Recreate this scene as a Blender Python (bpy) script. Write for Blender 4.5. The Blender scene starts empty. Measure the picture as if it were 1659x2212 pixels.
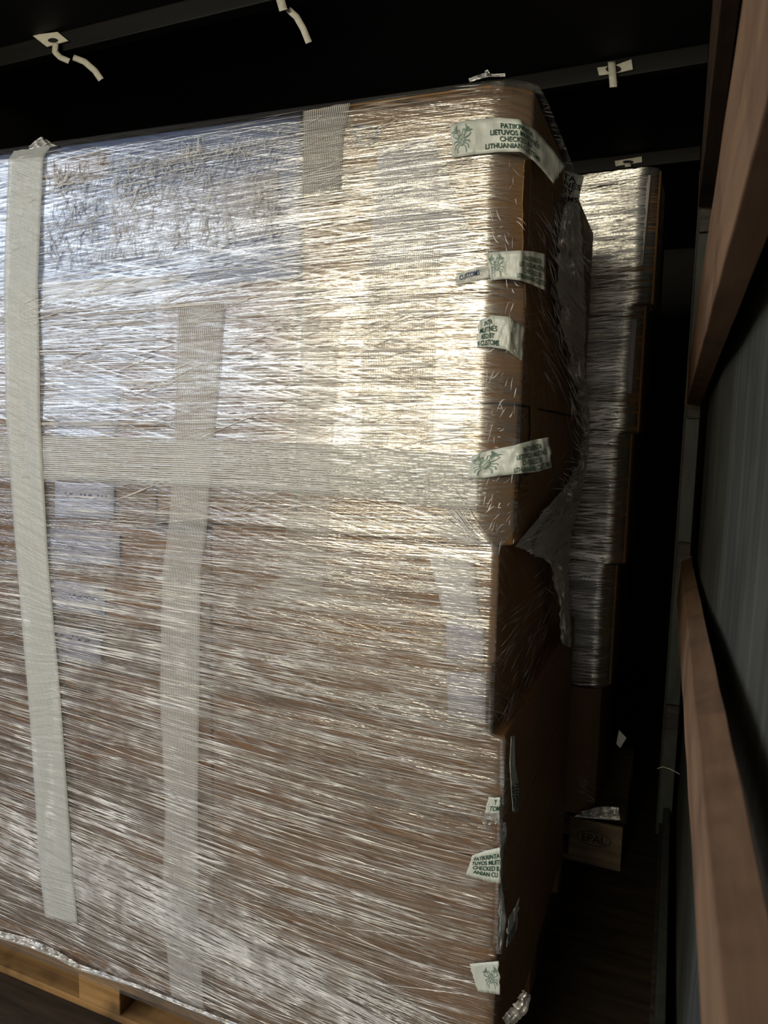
import bpy, math, random
import numpy as np
from mathutils import Vector, noise, Matrix

random.seed(7); rng = np.random.default_rng(7)
D = bpy.data; SC = bpy.context.scene; COL = SC.collection

# ------------------------------------------------------------------ camera
F = 1530.0; W, H = 1659.0, 2212.0
YAW, PITCH, ROLL = math.radians(22.3), math.radians(6.5), math.radians(1.2)
CAM = np.array([0.0, 0.0, 1.607])
fwd = np.array([-math.sin(YAW)*math.cos(PITCH), math.cos(YAW)*math.cos(PITCH), -math.sin(PITCH)])
r0 = np.array([math.cos(YAW), math.sin(YAW), 0.0]); u0 = np.cross(r0, fwd)
RT = r0*math.cos(ROLL) + u0*math.sin(ROLL); UP = u0*math.cos(ROLL) - r0*math.sin(ROLL)
cd = D.cameras.new('camera'); cam = D.objects.new('camera', cd); COL.objects.link(cam)
cd.sensor_fit = 'HORIZONTAL'; cd.sensor_width = 36; cd.lens = F*36/W
cd.clip_start = 0.02; cd.clip_end = 100
m = Matrix(((RT[0], UP[0], -fwd[0]), (RT[1], UP[1], -fwd[1]), (RT[2], UP[2], -fwd[2]))).to_4x4()
m.translation = Vector(CAM); cam.matrix_world = m
cd.dof.use_dof = True; cd.dof.focus_distance = 1.5; cd.dof.aperture_fstop = (cd.lens/1000)/0.0036
SC.camera = cam

def ray(px, py): return fwd*F + RT*(px-W/2) - UP*(py-H/2)
def atY(px, py, Y): d = ray(px, py); return CAM + d*(Y/d[1])
def atX(px, py, X): d = ray(px, py); return CAM + d*(X/d[0])
def atZ(px, py, Z): d = ray(px, py); return CAM + d*((Z-CAM[2])/d[2])

# ------------------------------------------------------------------ light
w = D.worlds.new('world'); SC.world = w; w.use_nodes = True
nt = w.node_tree; bg = nt.nodes['Background']
geo = nt.nodes.new('ShaderNodeTexCoord'); sep = nt.nodes.new('ShaderNodeSeparateXYZ'); cr = nt.nodes.new('ShaderNodeValToRGB')
mr = nt.nodes.new('ShaderNodeMapRange'); mr.inputs['From Min'].default_value = -1
nt.links.new(geo.outputs['Generated'], sep.inputs[0]); nt.links.new(sep.outputs['Z'], mr.inputs['Value'])
nt.links.new(mr.outputs[0], cr.inputs[0]); nt.links.new(cr.outputs[0], bg.inputs[0])
e = cr.color_ramp.elements
e[0].position = 0.47; e[0].color = (0.06, 0.05, 0.042, 1)
e[1].position = 0.53; e[1].color = (0.42, 0.45, 0.52, 1)
x = e.new(0.75); x.color = (0.30, 0.38, 0.58, 1)
bg.inputs[1].default_value = 0.6

def area(name, loc, target, sx, sy, power, color, spread=180):
    l = D.lights.new(name, 'AREA'); l.shape = 'RECTANGLE'; l.size = sx; l.size_y = sy; l.energy = power; l.color = color
    l.spread = math.radians(spread)
    o = D.objects.new(name, l); COL.objects.link(o); o.location = loc
    o.rotation_euler = (Vector(target)-Vector(loc)).to_track_quat('-Z', 'Y').to_euler(); return o
area('daylight_through_rear_opening', (-1.75, -3.6, 2.35), (-0.75, 1.3, 1.65), 2.5, 1.6, 160, (1.0, 0.88, 0.62))
area('sky_through_open_side', (-5.2, -2.4, 3.2), (-1.0, 1.3, 1.2), 4.2, 3.2, 100, (0.80, 0.89, 1.0))
SC.view_settings.view_transform = 'Standard'; SC.view_settings.look = 'None'
SC.view_settings.exposure = 0.0; SC.view_settings.gamma = 1.0; SC.view_settings.use_curve_mapping = False
SC.cycles.transparent_max_bounces = 24; SC.cycles.max_bounces = 8
SC.cycles.use_denoising = True

# ------------------------------------------------------------------ helpers
def rgb(r, g, b):
    f = lambda c: (c/255/12.92) if c/255 <= 0.04045 else ((c/255+0.055)/1.055)**2.4
    return (f(r), f(g), f(b), 1)

class NT:
    def __init__(s, name):
        s.m = D.materials.new(name); s.m.use_nodes = True; s.t = s.m.node_tree
        s.t.nodes.clear(); s.out = s.n('ShaderNodeOutputMaterial')
    def n(s, typ, **kw):
        nd = s.t.nodes.new(typ)
        for k, v in kw.items():
            if isinstance(v, tuple) and len(v) == 2 and hasattr(v[0], 'links') and False: pass
            setattr(nd, k, v)
        return nd
    def l(s, a, b): s.t.links.new(a, b)
    def val(s, sock, v):
        if hasattr(v, 'is_output'): s.l(v, sock)
        else: sock.default_value = v
    def coord(s, kind='Object'): return s.n('ShaderNodeTexCoord').outputs[kind]
    def noise(s, vec, scale=(1, 1, 1), rot=(0, 0, 0), sc=1.0, detail=3.0, rough=0.6):
        mp = s.n('ShaderNodeMapping'); mp.vector_type = 'TEXTURE'
        # rotate first, then stretch
        mp.inputs['Rotation'].default_value = rot; s.l(vec, mp.inputs['Vector'])
        m2 = s.n('ShaderNodeMapping'); m2.inputs['Scale'].default_value = scale; s.l(mp.outputs[0], m2.inputs['Vector'])
        nz = s.n('ShaderNodeTexNoise'); nz.inputs['Scale'].default_value = sc
        nz.inputs['Detail'].default_value = detail; nz.inputs['Roughness'].default_value = rough
        s.l(m2.outputs[0], nz.inputs['Vector']); return nz.outputs['Fac']
    def ramp(s, v, pts):
        r = s.n('ShaderNodeValToRGB'); s.l(v, r.inputs[0]); el = r.color_ramp.elements
        while len(el) < len(pts): el.new(0.5)
        for k, (p, c) in enumerate(pts):
            el[k].position = p; el[k].color = c if isinstance(c, tuple) else (c, c, c, 1)
        return r.outputs[0]
    def math(s, op, a, b=0.0, clamp=False):
        nd = s.n('ShaderNodeMath'); nd.operation = op; nd.use_clamp = clamp; s.val(nd.inputs[0], a); s.val(nd.inputs[1], b); return nd.outputs[0]
    def mixc(s, f, a, b):
        nd = s.n('ShaderNodeMix'); nd.data_type = 'RGBA'; s.val(nd.inputs['Factor'], f)
        s.val(nd.inputs[6], a); s.val(nd.inputs[7], b); return nd.outputs[2]
    def bump(s, h, strength=0.5, dist=0.002):
        b = s.n('ShaderNodeBump'); b.inputs['Strength'].default_value = strength; b.inputs['Distance'].default_value = dist
        s.l(h, b.inputs['Height']); return b.outputs[0]
    def pbr(s, color, rough=0.7, normal=None, metallic=0.0, spec=0.3):
        p = s.n('ShaderNodeBsdfPrincipled'); s.val(p.inputs['Base Color'], color); s.val(p.inputs['Roughness'], rough)
        p.inputs['Metallic'].default_value = metallic; p.inputs['Specular IOR Level'].default_value = spec
        if normal is not None: s.l(normal, p.inputs['Normal'])
        return p.outputs[0]
    def fin(s, sh): s.l(sh, s.out.inputs['Surface']); return s.m

def mat_card(name, a, b, rough=0.75):
    t = NT(name); c = t.coord()
    big = t.noise(c, (3, 3, 3), detail=4)
    fine = t.noise(c, (30, 30, 260), detail=2)
    flute = t.noise(c, (220, 220, 6), detail=1)
    col = t.mixc(t.ramp(big, [(0.3, 0.0), (0.7, 1.0)]), a, b)
    col = t.mixc(t.math('MULTIPLY', fine, 0.35), col, tuple(x*0.72 for x in a[:3])+(1,))
    return t.fin(t.pbr(col, rough, t.bump(t.math('ADD', flute, fine), 0.25, 0.0015), spec=0.25))
M = {}
M['card'] = mat_card('brown_cardboard', rgb(150, 112, 76), rgb(130, 96, 62))
M['card2'] = mat_card('tan_cardboard', rgb(152, 118, 80), rgb(134, 102, 68))
M['card3'] = mat_card('dull_cardboard', rgb(138, 110, 84), rgb(118, 94, 70))
M['cardedge'] = mat_card('torn_cardboard_edge', rgb(150, 118, 78), rgb(120, 90, 58))
M['bluecard'] = mat_card('blue_grey_cardboard', rgb(88, 108, 160), rgb(122, 136, 172), 0.5)
def mat_simple(name, a, b, rough=0.7, sc=(8, 8, 8), metallic=0.0, bump=0.2, spec=0.3):
    t = NT(name); c = t.coord(); n = t.noise(c, sc, detail=5)
    return t.fin(t.pbr(t.mixc(t.ramp(n, [(0.35, 0.0), (0.68, 1.0)]), a, b), rough, t.bump(n, bump, 0.002), metallic, spec))
M['paper'] = mat_simple('white_paper', rgb(205, 205, 215), rgb(225, 224, 228), 0.5)
M['lavender'] = mat_simple('grey_lavender_paper', rgb(168, 170, 192), rgb(186, 186, 204), 0.45)
M['ink'] = mat_simple('black_ink', rgb(42, 42, 52), rgb(60, 60, 70), 0.5)
M['blueink'] = mat_simple('blue_ink', rgb(60, 74, 110), rgb(76, 90, 126), 0.5)
M['green'] = mat_simple('green_print', rgb(36, 74, 60), rgb(50, 88, 72), 0.5)
M['palegreen'] = mat_simple('pale_green_print', rgb(120, 148, 140), rgb(140, 164, 156), 0.5)
M['roof'] = mat_simple('black_roof_tarpaulin', rgb(22, 22, 27), rgb(30, 30, 36), 0.7, (2, 2, 2))
M['darkmetal'] = mat_simple('dark_painted_steel', rgb(52, 50, 50), rgb(84, 78, 74), 0.55, (6, 60, 60))
M['bow'] = mat_simple('black_steel_bow', rgb(12, 12, 12), rgb(24, 22, 22), 0.6, (4, 50, 50))
M['post'] = mat_simple('grey_green_steel', rgb(66, 71, 71), rgb(86, 90, 88), 0.5, (30, 30, 6))
M['webbing'] = mat_simple('white_webbing', rgb(205, 203, 190), rgb(228, 226, 214), 0.7, (60, 60, 60))
M['floor'] = mat_simple('dark_plywood_floor', rgb(44, 38, 32), rgb(74, 62, 50), 0.7, (3, 30, 3))
M['back'] = mat_simple('front_wall_panel', rgb(26, 26, 26), rgb(34, 34, 34), 0.7)
M['buckle'] = mat_simple('dark_buckle', rgb(60, 60, 58), rgb(90, 88, 84), 0.4, metallic=0.6)

def mat_wood(name, a, b, d, ax=0, gs=1.0):
    t = NT(name); c = t.coord()
    s = [40*gs, 40*gs, 40*gs]; s[ax] = 1.6
    g = t.noise(c, tuple(s), detail=5, rough=0.65); blot = t.noise(c, (5, 5, 5), detail=3)
    col = t.mixc(t.ramp(g, [(0.3, 0.0), (0.7, 1.0)]), a, b)
    col = t.mixc(t.ramp(blot, [(0.5, 0.0), (0.72, 0.8)]), col, d)
    return t.fin(t.pbr(col, 0.7, t.bump(g, 0.4, 0.002), spec=0.25))
M['pallet'] = mat_wood('orange_pallet_wood', rgb(176, 138, 90), rgb(136, 102, 64), rgb(66, 50, 38), 0)
M['pallet_y'] = mat_wood('grey_pallet_wood', rgb(150, 132, 108), rgb(110, 96, 78), rgb(84, 70, 54), 0)
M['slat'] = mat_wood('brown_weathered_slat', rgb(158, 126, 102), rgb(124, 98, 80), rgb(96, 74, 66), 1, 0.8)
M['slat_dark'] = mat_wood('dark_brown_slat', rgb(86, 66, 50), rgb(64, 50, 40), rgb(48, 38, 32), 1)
t = NT('grey_side_tarpaulin'); c = t.coord()
n = t.noise(c, (1.5, 3, 3), detail=5); n2 = t.noise(c, (3, 30, 1.2), detail=4)
col = t.mixc(t.ramp(t.math('MULTIPLY', n, n2), [(0.15, 0.0), (0.38, 1.0)]), rgb(72, 75, 74), rgb(100, 104, 101))
M['tarp'] = t.fin(t.pbr(col, 0.6, t.bump(n2, 0.3, 0.004)))

# stretch film: clear sheet with taut folds that catch the light
def mat_film(name, uvs=False, gloss=0.35, base=0.10, haze=0.06, angles=(-6, 4, 16), axis='XZ', rough=0.24, thr=(0.47, 0.66), tint=(1, 1, 1, 1), dist=0.004, bs=0.9):
    t = NT(name); c = t.coord(); cu = t.coord('UV') if uvs else c
    ns = []
    for k, a in enumerate(angles):
        a = math.radians(a)
        rot = (0, -a, 0) if axis == 'XZ' else (a, 0, 0)
        sc = (1.3+0.8*k, 2, 210-40*k) if axis == 'XZ' else (2, 1.3+0.8*k, 210-40*k)
        if uvs:
            ns.append(t.noise(cu, (1.1+0.9*k, 250-60*k, 1), (0, 0, a), detail=3, rough=0.55))
        else: ns.append(t.noise(c, sc, rot, detail=3, rough=0.6))
    h = ns[0]
    for x in ns[1:]: h = t.math('ADD', h, x)
    h = t.math('DIVIDE', h, float(len(ns)))
    mx = ns[0]
    for x in ns[1:]: mx = t.math('MAXIMUM', mx, x)
    low = t.noise(c, (1.2, 1.2, 5), detail=3)
    st = t.ramp(mx, [(thr[0], 0.0), (thr[1], 1.0)])
    fac = t.math('MULTIPLY', st, t.math('MULTIPLY', low, 2.0*gloss))
    fac = t.math('ADD', fac, base, True)
    nb = t.bump(h, bs, dist)
    gl = t.n('ShaderNodeBsdfGlossy'); gl.inputs['Roughness'].default_value = rough; gl.inputs['Color'].default_value = tint; t.l(nb, gl.inputs['Normal'])
    df = t.n('ShaderNodeBsdfDiffuse'); df.inputs['Color'].default_value = (0.85, 0.85, 0.87, 1); t.l(nb, df.inputs['Normal'])
    tr = t.n('ShaderNodeBsdfTransparent'); tr.inputs['Color'].default_value = (0.985, 0.985, 0.99, 1)
    m1 = t.n('ShaderNodeMixShader'); t.val(m1.inputs[0], t.math('ADD', t.math('MULTIPLY', st, haze*2.2), haze*0.6)); t.l(tr.outputs[0], m1.inputs[1]); t.l(df.outputs[0], m1.inputs[2])
    m2 = t.n('ShaderNodeMixShader'); t.l(fac, m2.inputs[0]); t.l(m1.outputs[0], m2.inputs[1]); t.l(gl.outputs[0], m2.inputs[2])
    return t.fin(m2.outputs[0])
M['film'] = mat_film('stretch_film', uvs=True, angles=(-1.5, 2.5, -13), gloss=0.52, haze=0.035, bs=0.8, dist=0.003)
M['film_rear'] = mat_film('rear_stretch_film', gloss=1.1, base=0.04, haze=0.01, angles=(2, 9, -3), thr=(0.48, 0.62), rough=0.26, dist=0.006)
M['film_side'] = mat_film('side_stretch_film', gloss=0.2, base=0.02, haze=0.015, angles=(-25, -40, 10), axis='YZ', thr=(0.56, 0.66))
M['film_loose'] = mat_film('loose_stretch_film', gloss=0.5, base=0.12, haze=0.35, angles=(40, -50, 80), axis='XZ', thr=(0.45, 0.6), rough=0.3)
def mat_fold(name, a, tr_, rough):
    t = NT(name); p = t.n('ShaderNodeBsdfPrincipled'); p.inputs['Base Color'].default_value = a; p.inputs['Roughness'].default_value = rough
    p.inputs['Specular IOR Level'].default_value = 0.9
    tr = t.n('ShaderNodeBsdfTransparent'); mx = t.n('ShaderNodeMixShader')
    nz = t.noise(t.coord(), (14, 14, 14), detail=2)
    t.val(mx.inputs[0], t.ramp(nz, [(0.35, tr_*0.35), (0.62, tr_)]))
    t.l(tr.outputs[0], mx.inputs[1]); t.l(p.outputs[0], mx.inputs[2]); return t.fin(mx.outputs[0])
M['fold'] = mat_fold('film_fold_highlight', (0.95, 0.95, 0.97, 1), 0.95, 0.18)  # near-white base colour paints the glints along the clear film's folds
M['fold_cream'] = mat_fold('film_fold_warm_highlight', (0.93, 0.90, 0.83, 1), 0.8, 0.22)  # cream base colour paints warm reflected light onto the folds

# filament tape: fine parallel threads in a clear ribbon
def mat_filament(name, n, lo, hi, col, rough=0.3, bumps=True):
    t = NT(name); uv = t.coord('UV'); sp = t.n('ShaderNodeSeparateXYZ'); t.l(uv, sp.inputs[0])
    nz = t.noise(uv, (1, 6, 1), detail=2)
    x = t.math('ADD', t.math('MULTIPLY', sp.outputs[0], float(n)), t.math('MULTIPLY', nz, 1.2))
    wv = t.math('ABSOLUTE', t.math('SINE', t.math('MULTIPLY', x, math.pi)))
    f = t.math('ADD', t.math('MULTIPLY', t.math('POWER', wv, 2.2), hi-lo), lo)
    cr_ = t.noise(uv, (0.5, 26, 1), (0, 0, 0.12), detail=3)
    nb = t.bump(t.math('ADD', t.math('MULTIPLY', cr_, 4.0), t.math('MULTIPLY', wv, 0.35)), 0.6, 0.003)
    p = t.pbr(col, rough, nb, spec=0.8); tr = t.n('ShaderNodeBsdfTransparent'); mx = t.n('ShaderNodeMixShader')
    t.l(f, mx.inputs[0]); t.l(tr.outputs[0], mx.inputs[1]); t.l(p, mx.inputs[2]); return t.fin(mx.outputs[0])
M['filament'] = mat_filament('dense_filament_tape', 26, 0.3, 0.95, rgb(232, 236, 238))
M['filament_thin'] = mat_filament('sheer_filament_tape', 24, 0.0, 0.6, rgb(240, 241, 244))
M['filament_h'] = mat_filament('horizontal_filament_tape', 22, 0.0, 0.8, rgb(240, 243, 246))
M['filament_faint'] = mat_filament('faint_filament_tape', 30, 0.0, 0.24, rgb(240, 242, 246))
# paper customs tape
t = NT('customs_tape_paper'); c = t.coord(); n = t.noise(c, (40, 40, 14), detail=4)
sh = t.pbr(t.mixc(n, rgb(196, 204, 200), rgb(216, 222, 218)), 0.35, t.bump(n, 0.5, 0.004), spec=0.5)
M['customs'] = t.fin(sh)
t = NT('sheer_customs_tape'); c = t.coord(); n = t.noise(c, (40, 40, 14), detail=4)
sh = t.pbr(rgb(205, 212, 210), 0.3, t.bump(n, 0.5, 0.004), spec=0.6); tr = t.n('ShaderNodeBsdfTransparent'); mx = t.n('ShaderNodeMixShader')
mx.inputs[0].default_value = 0.6; t.l(tr.outputs[0], mx.inputs[1]); t.l(sh, mx.inputs[2])
M['customs_sheer'] = t.fin(mx.outputs[0])

def mk(name, v, f, mat, parent=None, uv=None, smooth=False):
    me = D.meshes.new(name); me.from_pydata([tuple(map(float, p)) for p in v], [], [tuple(map(int, q)) for q in f]); me.update()
    if uv is not None:
        ul = me.uv_layers.new(name='UV'); li = np.empty(len(me.loops), dtype=np.int32); me.loops.foreach_get('vertex_index', li)
        ul.data.foreach_set('uv', np.asarray(uv, dtype=np.float32)[li].ravel())
    if smooth: me.polygons.foreach_set('use_smooth', [True]*len(me.polygons))
    me.materials.append(mat); o = D.objects.new(name, me); COL.objects.link(o)
    if parent is not None: o.parent = parent; o.matrix_parent_inverse = parent.matrix_basis.inverted()
    return o
def tag(o, label, cat=None, group=None, kind=None):
    if label: o['label'] = label
    if cat: o['category'] = cat
    if group: o['group'] = group
    if kind: o['kind'] = kind
    return o
def empty(name, loc, label, cat, group=None):
    o = D.objects.new(name, None); COL.objects.link(o); o.location = loc; o.empty_display_size = 0.05
    bpy.context.view_layer.update(); return tag(o, label, cat, group)
def struct(o): o['kind'] = 'structure'; return o
def boxv(x0, x1, y0, y1, z0, z1):
    v = [(x, y, z) for z in (z0, z1) for y in (y0, y1) for x in (x0, x1)]
    return v, [(0, 2, 3, 1), (4, 5, 7, 6), (0, 1, 5, 4), (2, 6, 7, 3), (0, 4, 6, 2), (1, 3, 7, 5)]
def bevel(o, wd=0.004, seg=2):
    b = o.modifiers.new('bevel', 'BEVEL'); b.width = wd; b.segments = seg; b.limit_method = 'ANGLE'; return o
def box(name, b, mat, parent=None, bv=0.003):
    v, f = boxv(*b); o = mk(name, v, f, mat, parent); return bevel(o, bv) if bv else o
def grid_faces(nu, nv, off=0):
    return [(off+i*nv+j, off+(i+1)*nv+j, off+(i+1)*nv+j+1, off+i*nv+j+1) for i in range(nu-1) for j in range(nv-1)]

# ------------------------------------------------------------------ key planes (from the photograph's geometry)
YF = 1.345                                  # front face of the near pallet load
XU = atY(1122, 700, YF)[0]                  # right edge of the upper cartons
XC = atY(1042, 700, YF)[0]                  # where the crushed corner starts to turn away
XL = atY(1068, 1400, YF)[0]                 # right edge of the lower cartons
XL2 = atY(1077, 1900, YF)[0]
zR = lambda py: atY(1075, py, YF)[2]
ZTOP = atY(1115, 165, YF)[2]; ZTOPL = atY(0, 322, YF)[2]; XTL = atY(0, 322, YF)[0]
ZMID = zR(1183)
def ztop(x): return ZTOP + (ZTOPL-ZTOP)*min(1.25, max(0, (x-XU)/(XTL-XU)))
YD = YF+1.15
print('PLANES', YF, XU, XC, XL, 'top', ZTOP, ZTOPL, 'mid', ZMID, 'bottom', zR(2427), 'xleft', XTL)

# ------------------------------------------------------------------ setting
XW = 0.084; ZC = 2.81; XLFT = -2.45; YB = 5.2
struct(box('floor', (XLFT, XW+0.05, -4.0, YB+0.04, -0.06, 0.0), M['floor'], bv=0))
struct(box('ceiling', (XLFT, XW+0.08, -3.4, YB+0.04, ZC+0.03, ZC+0.06), M['roof'], bv=0))
# side tarpaulin with slight sag between the posts
v = []; ny, nz = 90, 24
for i in range(ny):
    for j in range(nz):
        y = -3.5 + (YB+3.52)*i/(ny-1); z = (ZC+0.04)*j/(nz-1)
        v.append((XW + 0.006 + 0.010*(1+math.sin(y*2.1))*math.sin(z*math.pi/(ZC+0.04)) + 0.005*noise.noise((y*3, z*1.5, 0)), y, z))
struct(mk('wall_right', v, grid_faces(ny, nz), M['tarp'], smooth=True))
struct(box('wall_back', (XLFT, XW+0.05, YB, YB+0.04, 0, ZC+0.03), M['back'], bv=0))
struct(box('wall_left', (XLFT-0.04, XLFT, 0.9, YB+0.04, 0, ZC+0.05), M['back'], bv=0))
# floor side rail
rail = [atZ(1398, 2212, 0.0)[0], atZ(1436, 1560, 0.0)[0]]; xr = sum(rail)/2
struct(box('trim_1', (xr, xr+0.035, 0.2, 3.6, 0.0, 0.05), M['darkmetal']))
struct(box('trim_2', (XW-0.045, XW-0.02, 0.2, YB, 0.0, 0.12), M['post']))
# roof rail along the wall
struct(box('trim_3', (XW-0.05, XW-0.012, -0.9, YB, ZC-0.05, ZC+0.03), M['darkmetal']))
# corner posts
YP = 2.95
xp0 = atY(1490, 760, YP)[0]; xp1 = XW-0.012
po = empty('side_post', (xp0, YP, 0), 'grey-green steel side post behind the timber slat ends', 'post')
box('post_face', (xp0, xp1, YP, YP+0.05, 0.0, ZC-0.06), M['post'], po)
box('side_flange', (xp0-0.006, xp0, YP, YP+0.09, 0.0, ZC-0.06), M['darkmetal'], po, 0.001)
for py in (470, 870, 1205, 1560):
    z = atY(1500, py, YP)[2]
    if 0.05 < z < 2.55: box('slat_pocket', (xp0+0.004, xp1, YP-0.025, YP-0.001, z-0.06, z+0.06), M['darkmetal'], po)

# roof bows (cross bars)
def bow(px, py, label, x0, x1, hgt=0.035):
    p = atZ(px, py, ZC-0.03); y = p[1]
    o = box('roof_bow', (x0, x1, y-0.02, y+0.02, ZC-0.03, ZC+0.028), M['bow'])
    return tag(o, label, 'roof bow', 'roof bows'), y
b1, yb1 = bow(250, 92, 'black steel roof bow nearest the camera, above the wrapped load', XLFT+0.02, XW-0.07)
b2, yb2 = bow(1300, 178, 'black steel roof bow crossing behind the top of the near load', XLFT+0.02, XW-0.07)
b3, yb3 = bow(1440, 357, 'black steel roof bow farthest back, meeting the top of the rear carton', XLFT+0.02, XW-0.07)
print('BOWS', yb1, yb2, yb3)

# ------------------------------------------------------------------ timber slats on the right wall
def slat(name, label, near, far, y0, y1, mat, low=False):
    """three edges (inner top, inner bottom, outer) each through a near and a far point, straight between"""
    ls_ = []
    for a, b in zip(near, far):
        ls_.append((lambda a, b: (lambda y: a + (b-a)*((y-a[1])/(b[1]-a[1]))))(a, b))
    L1, L2, L3 = ls_
    vs = []; N = 26
    for k in range(N):
        y = y0 + (y1-y0)*k/(N-1); A, B, C_ = L1(y), L2(y), L3(y)
        Dd = B + (C_-A) if low else A + (C_-B)
        ring = [A, B, Dd, C_] if low else [A, B, C_, Dd]
        for q, p in enumerate(ring):
            j = 0.0010*noise.noise((y*9, q*3.1, 1.7))
            vs.append((min(p[0]+j, XW-0.006), y, p[2]+j))
    fs = [(k*4+a, k*4+(a+1) % 4, (k+1)*4+(a+1) % 4, (k+1)*4+a) for k in range(N-1) for a in range(4)]
    fs += [(0, 1, 2, 3), tuple(reversed([(N-1)*4+a for a in range(4)]))]
    o = mk(name, vs, fs, mat); bevel(o, 0.002, 2)
    return tag(o, label, 'timber slat', 'timber side slats')
YS = 2.92
def onX(p1, p2, X, y):
    a, b = atX(*p1, X), atX(*p2, X); return a + (b-a)*((y-a[1])/(b[1]-a[1]))
slat('timber_slat', 'blurred brown timber slat at upper right, pale inner face and dark underside',
     [onX((1610, 0), (1529, 560), 0.032, 0.3), onX((1636, 280), (1515.5, 737), 0.040, 0.3), onX((1641, 560), (1570, 737), 0.072, 0.3)],
     [atY(1488, 785, YS), atY(1483, 873, YS), atY(1512, 878, YS)], 0.12, YS, M['slat'])
slat('timber_slat', 'brown timber slat at lower right, running down toward the camera',
     [onX((1491, 1398), (1562, 2212), 0.040, 0.4), onX((1471, 1449), (1515, 2212), 0.040, 0.4), onX((1552, 1454), (1657, 1930), 0.072, 0.4)],
     [atY(1472, 1213, YS), atY(1462, 1297, YS), atY(1493, 1203, YS)], 0.12, YS, M['slat'], True)
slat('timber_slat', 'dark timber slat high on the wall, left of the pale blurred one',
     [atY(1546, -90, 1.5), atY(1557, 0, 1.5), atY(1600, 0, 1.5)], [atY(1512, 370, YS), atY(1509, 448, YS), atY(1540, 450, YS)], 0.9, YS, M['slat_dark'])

# ------------------------------------------------------------------ pallets
ZP = 0.144
def pallet(x0, x1, y0, y1, label, wood, name='wooden_pallet', big_block=None):
    t = empty(name, ((x0+x1)/2, (y0+y1)/2, 0), label, 'pallet', 'pallets under the loads')
    n = 9
    for k in range(n):
        a = x0 + (x1-x0-0.12)*k/(n-1); box('deck_board', (a, a+0.12, y0, y1, ZP-0.022, ZP), wood, t)
    for yy in (y0, (y0+y1)/2-0.05, y1-0.1): box('stringer_board', (x0, x1, yy, yy+0.1, ZP-0.044, ZP-0.0225), wood, t)
    for yy in (y0, (y0+y1)/2-0.05, y1-0.1):
        box('bottom_board', (x0, x1, yy, yy+0.1, 0.001, 0.022), wood, t)
        for xx in (x0, (x0+x1)/2-0.07, x1-0.145) if big_block is None else big_block:
            box('block', (xx, xx+0.145, yy, yy+0.1, 0.0225, ZP-0.0445), wood, t)
    return t
xb = atY(175, 2100, YF+0.02)[0]
near_p = pallet(-2.2, XL2-0.01, YF+0.01, YD, 'orange-brown wooden pallet under the near wrapped load, bottom left', M['pallet'], big_block=(-2.2, xb-0.72, xb, XL2-0.155))
YR = 2.62
xrr = atY(1345, 1800, YR)[0]
ZPR = atY(1300, 1775, YR)[2]
print('REAR pallet top z', ZPR, 'floor', atY(1300, 1880, YR)[2])
rear_p = pallet(-1.15, xrr, YR, YR+0.8, 'pale wooden pallet with a stamped block under the rear load', M['pallet_y'])

def text_mesh(s, size=1.0, align='LEFT'):
    cu = D.curves.new('print', 'FONT'); cu.body = s; cu.size = size; cu.offset = 0.018*size; cu.align_x = align; cu.resolution_u = 3
    ob = D.objects.new('print', cu); COL.objects.link(ob); bpy.context.view_layer.update()
    me = D.meshes.new_from_object(ob.evaluated_get(bpy.context.evaluated_depsgraph_get()))
    D.objects.remove(ob); D.curves.remove(cu)
    v = np.array([q.co[:] for q in me.vertices]); f = [tuple(p.vertices) for p in me.polygons]; D.meshes.remove(me)
    return v, f
def ring_mesh(cx, cy, rx, ry, wd, n=40):
    v = []; f = []
    for k in range(n):
        a = 2*math.pi*k/n; c, s = math.cos(a), math.sin(a)
        v += [(cx+c*rx, cy+s*ry), (cx+c*(rx-wd), cy+s*(ry-wd))]
    for k in range(n): b = (k+1) % n; f.append((2*k, 2*b, 2*b+1, 2*k+1))
    return v, f
def stroke(pts, wd):
    v = []; f = []
    P = [np.array(p, float) for p in pts]
    for k, p in enumerate(P):
        d = P[min(k+1, len(P)-1)] - P[max(k-1, 0)]; d /= (np.linalg.norm(d)+1e-9); n = np.array([-d[1], d[0]])*wd/2
        v += [tuple(p+n), tuple(p-n)]
    for k in range(len(P)-1): f.append((2*k, 2*k+1, 2*k+3, 2*k+2))
    return v, f
def join2d(parts):
    V = []; Fc = []
    for v, f in parts:
        o = len(V); V += [(p[0], p[1]) for p in v]; Fc += [tuple(i+o for i in q) for q in f]
    return V, Fc
# stamp on the rear pallet
block = [c for c in rear_p.children if c.name.startswith('block')]
v, f = text_mesh('EPAL', 0.058); cx, cz = atY(1283, 1808, YR)[0], 0
wv = v[:, 0].max(); zc = atY(1283, 1808, YR)[2]
tw = atY(1310, 1808, YR)[0]-atY(1256, 1808, YR)[0]; k = tw/wv
parts = [([((p[0]*k-tw/2), p[1]*k-0.02*k) for p in v], f), ring_mesh(0, 0.0, tw*0.70, tw*0.32, 0.003)]
V, Fc = join2d(parts)
# larger face board carrying the stamp
bf = box('stamped_block', (xrr-0.19, xrr, YR-0.012, YR-0.0005, 0.03, ZPR), M['pallet_y'], rear_p)
st = mk('stamp', [(cx+p[0], YR-0.0135, zc+p[1]) for p in V], Fc, mat_simple('burnt_stamp', rgb(52, 40, 32), rgb(64, 48, 38)), bf)

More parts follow.
